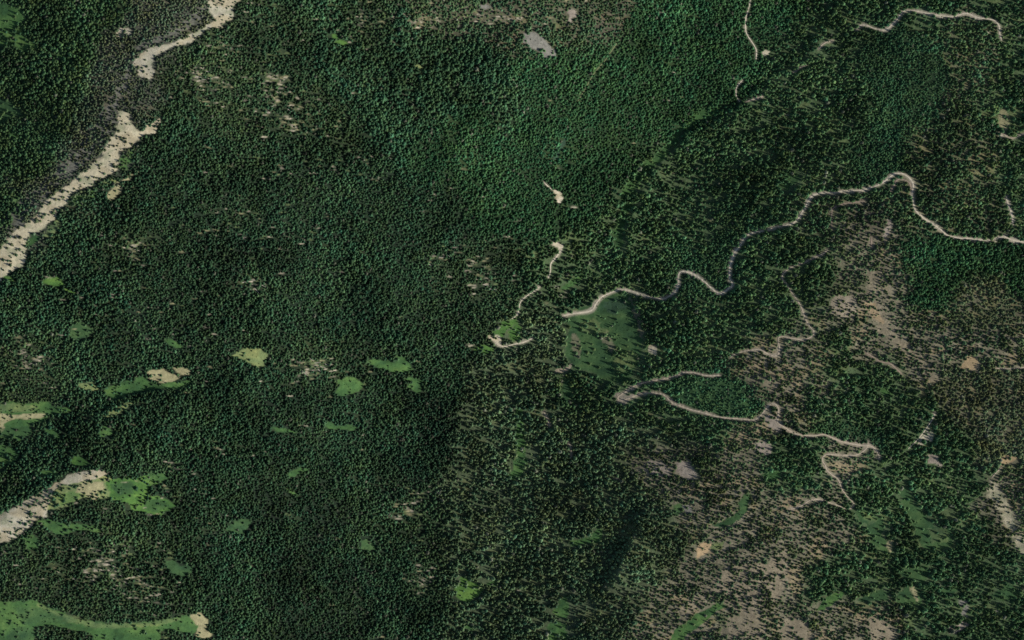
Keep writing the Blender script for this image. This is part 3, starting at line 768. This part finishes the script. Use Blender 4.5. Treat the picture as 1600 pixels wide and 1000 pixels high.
r0, r1, h0, h1 = samp(R0, tu, tv), samp(R1, tu, tv), samp(H0, tu, tv), samp(H1, tu, tv)
q = rng.beta(1.3, 1.9, NT) * 1.15 - .08
rad = r0 + (r1 - r0) * q
hgt = h0 + (h1 - h0) * np.clip(q + rng.normal(0, .2, NT), 0, 1.15)
rad[lone] = rng.uniform(2.0, 3.4, lone.sum()); hgt[lone] = rng.uniform(6, 11, lone.sum())
rad *= np.exp(rng.normal(0, .13, NT)); stand = samp(fbm(70, n=3), tu, tv)
rad *= 1 + .22 * stand; hgt *= 1 + .35 * stand
thin = near(DENS, tu, tv)
sm = (thin < .2) & ~lone
rad[sm] *= .75; hgt[sm] *= .6
tint = np.c_[samp(TR, tu, tv), samp(TG, tu, tv), samp(TB, tu, tv)]
patch = samp(fbm(55, n=3), tu, tv)
bri = np.exp(rng.normal(0, .24, NT) + patch * .65)
tint = tint * bri[:, None] * np.array([.88, .91, .76])
hue = rng.normal(0, .45, NT) + samp(fbm(25, n=2), tu, tv) * 1.3
tint *= np.c_[1 + .16 * hue, np.ones(NT), 1 - .10 * hue]
gre = rng.random(NT) < .02 + .05 * np.clip(samp(GR, tu, tv) * 8 - .3, 0, 1)
tint[gre] = tint[gre].mean(1)[:, None] * np.array([1.45, 1.6, 1.05])          # dying grey crowns
tint = np.clip(tint, .008, .3)
base = at(tu, tv, -.3)
rotz = rng.random(NT) * 6.283
lean = rng.normal(0, .05, (NT, 2))

NV = 6
crown_src = [conifer_crown(10 + i, tiers=5 + i % 3, br=7 + i % 3, ragged=.22 + .06 * (i % 3)) for i in range(NV)]
trunk_src = trunk_mesh()

def gn_forest(name, src_objs, base, rot, scl, idx, tint):
    me = bpy.data.meshes.new(name)
    n = len(base)
    me.vertices.add(n); me.vertices.foreach_set('co', base.astype(np.float32).ravel())
    for an, ty, dat in (('rot', 'FLOAT_VECTOR', rot), ('scl', 'FLOAT_VECTOR', scl)):
        a = me.attributes.new(an, ty, 'POINT'); a.data.foreach_set('vector', dat.astype(np.float32).ravel())
    a = me.attributes.new('which', 'INT', 'POINT'); a.data.foreach_set('value', idx.astype(np.int32))
    a = me.attributes.new('tint', 'FLOAT_COLOR', 'POINT'); a.data.foreach_set('color', np.c_[tint, np.ones(n)].astype(np.float32).ravel())
    me.update()
    o = bpy.data.objects.new(name, me); COL.objects.link(o)
    g = bpy.data.node_groups.new(name, 'GeometryNodeTree')
    g.interface.new_socket('Geometry', in_out='INPUT', socket_type='NodeSocketGeometry')
    g.interface.new_socket('Geometry', in_out='OUTPUT', socket_type='NodeSocketGeometry')
    N, L = g.nodes, g.links
    gi, go = N.new('NodeGroupInput'), N.new('NodeGroupOutput')
    jn = N.new('GeometryNodeJoinGeometry')
    for s in src_objs:
        oi = N.new('GeometryNodeObjectInfo'); oi.inputs['Object'].default_value = s; oi.inputs['As Instance'].default_value = True
        L.new(oi.outputs['Geometry'], jn.inputs[0])
    ip = N.new('GeometryNodeInstanceOnPoints')
    def attr(nm, ty):
        a_ = N.new('GeometryNodeInputNamedAttribute'); a_.data_type = ty; a_.inputs['Name'].default_value = nm
        return a_.outputs['Attribute']
    er = N.new('FunctionNodeEulerToRotation')
    L.new(attr('rot', 'FLOAT_VECTOR'), er.inputs[0])
    L.new(gi.outputs[0], ip.inputs['Points']); L.new(jn.outputs[0], ip.inputs['Instance'])
    ip.inputs['Pick Instance'].default_value = True
    L.new(attr('which', 'INT'), ip.inputs['Instance Index'])
    L.new(er.outputs[0], ip.inputs['Rotation']); L.new(attr('scl', 'FLOAT_VECTOR'), ip.inputs['Scale'])
    L.new(ip.outputs[0], go.inputs[0])
    md = o.modifiers.new('plants', 'NODES'); md.node_group = g
    o['kind'] = 'stuff'
    return o

# ---- the trees that show largest become things of their own
LAND = [(p.rsplit(',', 2)[0].strip(), float(p.rsplit(',', 2)[1]), float(p.rsplit(',', 2)[2])) for p in """top end of the bare ridge,350,20
pale neck of the bare ridge,225,105
forked head of the long scree,205,195
wide middle of the long scree,150,275
narrow waist of the long scree,85,325
foot of the long scree,20,400
tan finger beside the scree,190,295
lime green spot under the scree,85,440
square meadow with the olive top,395,558
meadow with two tan ends,240,595
green shelf on the lower ridge slope,20,650
grey scree of the lower ridge,60,790
bright meadow by the lower ridge,215,775
narrow green ledge below the grey scree,110,825
big meadow in the bottom corner,60,965
tan tip of the corner meadow,315,975
star shaped green meadow,545,602
bat shaped green meadow,610,570
lime meadow with the white rock,730,922
white washout in the creek gully,872,307
mauve washout in the creek gully,870,385
big dark meadow below the road,950,530
pointed bend of the main road,1065,425
dip of the main road,1124,459
hairpin of the switchback road,968,622
fork of the switchback road,1214,640
end of the switchback road,1372,712
loop of the lower track,1288,715
turn of the lower track,1332,790
elbow of the upper track,1223,432
kink at the end of the upper track,1217,540
arched bend of the main road,1410,273
start of the northern road,1345,40
crest of the northern road,1417,17
drop of the northern road,1561,45
tan square clearing,1098,858
long green meadow in the lower corner,1130,950
long narrow meadow,1420,780
round end of the narrow meadow,1468,840
meadow with the tan edge,1372,840
wedge of green with the tan core,1425,930
crescent meadow above the bare soil,1300,938
grey fan under the short trail,1450,685
tan triangle beside the trail,1518,568
mauve bald patch,1072,735
pink stony bald,1318,478
grey strip clearing,1387,358
purple brown brush patch,842,70
small grey square clearing,894,22
ravine meadow,925,842
""".strip().split('\n')]
LX = np.array([[a, b] for _, a, b in LAND])
cellw = np.hypot(LX[:, 0][:, None] - tu[None], LX[:, 1][:, None] - tv[None])
nearest = cellw.argmin(0); ndist = cellw.min(0)
size = rad * np.sqrt(hgt) * (1 + .8 * lone)
inframe = (tu > 8) & (tu < 1592) & (tv > 8) & (tv < 992)
chosen = []
for i in range(len(LAND)):
    c = np.where((nearest == i) & inframe & (ndist < 60))[0]
    c = c[np.argsort(-size[c] * (1 - ndist[c] / 140))][:6]
    chosen += [(k, i) for k in c]
ORD = ['closest', 'second closest', 'third closest', 'fourth closest', 'fifth closest', 'sixth closest', 'seventh closest']
protos = {}
ind = set()
def new_tree(k, label):
    v_ = int(k) % NV
    e = bpy.data.objects.new('conifer_tree', None); COL.objects.link(e)
    e.empty_display_size = 1
    e.location = base[k]; e.rotation_euler = (lean[k, 0], lean[k, 1], rotz[k]); e.scale = (rad[k], rad[k], hgt[k])
    e['label'] = label; e['category'] = 'tree'; e['group'] = 'large conifers around the clearings and road bends'
    for nm, me in (('crown', crown_src[v_]), ('trunk', trunk_src)):
        if (nm, v_) not in protos:
            protos[(nm, v_)] = c = bpy.data.objects.new(nm, me)
        else:
            c = protos[(nm, v_)].copy()
        COL.objects.link(c); c.parent = e
        if nm == 'crown':
            c['tint'] = [float(x) for x in tint[k]]
            if v_ not in crown_objs: crown_objs[v_] = c
crown_objs = {}
for i, (lname, lx, ly) in enumerate(LAND):
    ks = sorted([k for k, j in chosen if j == i], key=lambda k: ndist[k])
    for r_, k in enumerate(ks):
        tone = 'grey green' if gre[k] else 'olive' if hue[k] > 1 else 'blue green' if hue[k] < -1 else 'dark green'
        sz = 'tall' if hgt[k] > 13 else 'small' if hgt[k] < 7 else 'mid-sized'
        new_tree(k, f"{sz} {tone} conifer, {ORD[r_]} to the {lname}")
        ind.add(int(k))
rest = np.array([i for i in range(NT) if i not in ind])
gn_forest('conifer_forest', [crown_objs[i] for i in sorted(crown_objs)], base[rest], np.c_[lean[rest], rotz[rest]], np.c_[rad[rest], rad[rest], hgt[rest]],
          rng.integers(0, NV, len(rest)), tint[rest])

# ---- broadleaf scrub along the valley and undergrowth in the open woods
leaf_src = [leafy_crown(50 + i) for i in range(3)]
bl = []
for i, me in enumerate(leaf_src):
    pass
su, sv_ = scatter(110000, lambda u, v: 3.4 + 0 * u, lambda u, v: near(SHR, u, v) * .30, 5)
ns = len(su)
sg = samp(GROUND, su, sv_)
st_ = np.c_[samp(TR, su, sv_), samp(TG, su, sv_), samp(TB, su, sv_)] * .60 + sg * .40
st_ = st_ * np.exp(rng.normal(0, .28, ns))[:, None] * np.array([1.0, 1.08, .92])
srad = rng.uniform(.6, 1.5, ns)
sb = at(su, sv_, -.15)

bush = bpy.data.objects.new('shrub', leaf_src[0]); COL.objects.link(bush)
bpos = at(np.array([115.0]), np.array([295.5]), -.1)[0]
bush.location = bpos; bush.scale = (1.9, 1.7, 1.5); bush['tint'] = [.10, .13, .06]
bush['label'] = 'low olive shrub on the pale scree above the tree edge'; bush['category'] = 'shrub'
bush2 = bpy.data.objects.new('shrub', leaf_src[1]); COL.objects.link(bush2)
bush2.location = at(np.array([15.0]), np.array([400.0]), -.1)[0]; bush2.scale = (2.4, 2.0, 1.6); bush2['tint'] = [.09, .13, .06]
bush2['label'] = 'green shrub at the foot of the long scree'; bush2['category'] = 'shrub'
for b in (bush, bush2): b['group'] = 'shrubs on the scree'
gn_forest('undergrowth', [bush, bush2], sb, np.c_[np.zeros((ns, 2)), rng.random(ns) * 6.283], np.c_[srad, srad, srad * rng.uniform(.7, 1.3, ns)], rng.integers(0, 2, ns), np.clip(st_, .01, .3))

# ---- rocks on the scree
ru, rv = scatter(60000, lambda u, v: 2.5 + 0 * u, lambda u, v: np.where(np.isin(near(CLASS, u, v), [i for i, (n_, c_) in enumerate(CLS) if c_ in ('scree', 'greyscree')]), .30, 0.0), 9)
nr = len(ru)
rk = bpy.data.objects.new('boulder', rock_mesh(3)); COL.objects.link(rk)
rk.location = at(np.array([120.0]), np.array([279.0]), -.1)[0]; rk.scale = (1.5, 1.2, 1.1); rk['tint'] = [.24, .22, .18]
rk['label'] = 'grey boulder on the middle of the long pale scree'; rk['category'] = 'boulder'
rs = rng.uniform(.3, .9, nr) * (1 + (rng.random(nr) < .06))
rt = samp(GROUND, ru, rv) * np.exp(rng.normal(-.3, .35, nr))[:, None]
gn_forest('talus_rubble', [rk], at(ru, rv, -.1), np.c_[rng.normal(0, .2, (nr, 2)), rng.random(nr) * 6.28], np.c_[rs, rs * .8, rs * .7], np.zeros(nr, int), rt)

# ---- dead trees lying in the glades
def log_mesh(seed):
    r_ = random.Random(seed)
    V, F = [], []
    for k in range(5):
        x = k / 4
        R = .05 * (1 - x * .75)
        V += [(x - .5, math.cos(j * 1.047) * R + .02 * math.sin(x * 5 + seed), math.sin(j * 1.047) * R + .04) for j in range(6)]
    for k in range(4):
        F += [(k * 6 + j, k * 6 + 6 + j, k * 6 + 6 + (j + 1) % 6, k * 6 + (j + 1) % 6) for j in range(6)]
    for _ in range(6):
        x = r_.uniform(-.1, .45); a = r_.uniform(-1.2, 1.2) + (3.14 if r_.random() < .5 else 0)
        l_ = r_.uniform(.06, .16); i = len(V)
        V += [(x - .012, 0, .05), (x + .012, 0, .05), (x + .06, math.sin(a + 1.57) * l_, .05 + abs(math.cos(a)) * .04), (x, 0, .075)]
        F += [(i, i + 1, i + 2), (i, i + 2, i + 3), (i + 1, i + 3, i + 2)]
    return mesh('fallen_log', V, F, M_DEAD)
LOGS = [("384,449", 9, 8, "uppermost of the bleached logs in the stony glade left of centre"), ]
logm = [log_mesh(i) for i in range(3)]
LOGP = """382,441,9 390,452,10 402,455,9 412,447,7 396,438,7 486,561,8 495,567,9 503,573,9 512,570,8 478,585,7 499,579,8 210,385,8 215,391,7 202,393,8 425,166,8 436,178,8 418,176,7 452,172,7 310,120,8 318,124,7 326,112,7 700,399,9 673,414,9 690,402,7 158,872,8 176,884,9 190,900,8 200,912,8 160,905,7 182,922,8 118,905,7 215,890,8 750,440,8 760,446,8 770,452,9 745,436,7"""
logs = {}
for n_, t in enumerate(LOGP.split()):
    x, y, l_ = [float(c) for c in t.split(',')]
    o = bpy.data.objects.new('fallen_log', logm[n_ % 3]); COL.objects.link(o)
    o.location = at(np.array([x]), np.array([y]), .5)[0]
    o.rotation_euler = (0, 0, rng.normal(-.25, .25)); o.scale = (l_ * 1.3, l_ * 1.3, l_ * 1.3)
    where = ('the log glade left of centre' if x < 415 and y > 430 and y < 460 and x > 370 else 'the pale glade above the star shaped meadow' if 470 < x < 520 else 'the grey glade on the dark slope' if 195 < x < 220 and y < 400
             else 'the flecked forest below the bare ridge' if y < 200 else 'the gap by the creek gully' if x > 660 and y > 430 else 'the dense slope by the creek gully' if x > 660 else 'the flecked forest above the corner meadow')
    logs.setdefault(where, []).append((y, o))
    o['category'] = 'log'; o['group'] = f"fallen trunks in {where}"
NTH = ['topmost', 'second', 'third', 'fourth', 'fifth', 'sixth', 'seventh', 'eighth', 'ninth']
for where, ls in logs.items():
    for k, (y, o) in enumerate(sorted(ls, key=lambda t: t[0])):
        o['label'] = f"bleached fallen trunk, {NTH[k]}{' one' if k == 0 else ' from the top'} in {where}"
print('trees', NT, 'shrubs', ns, 'rocks', nr, 'individual', len(ind))
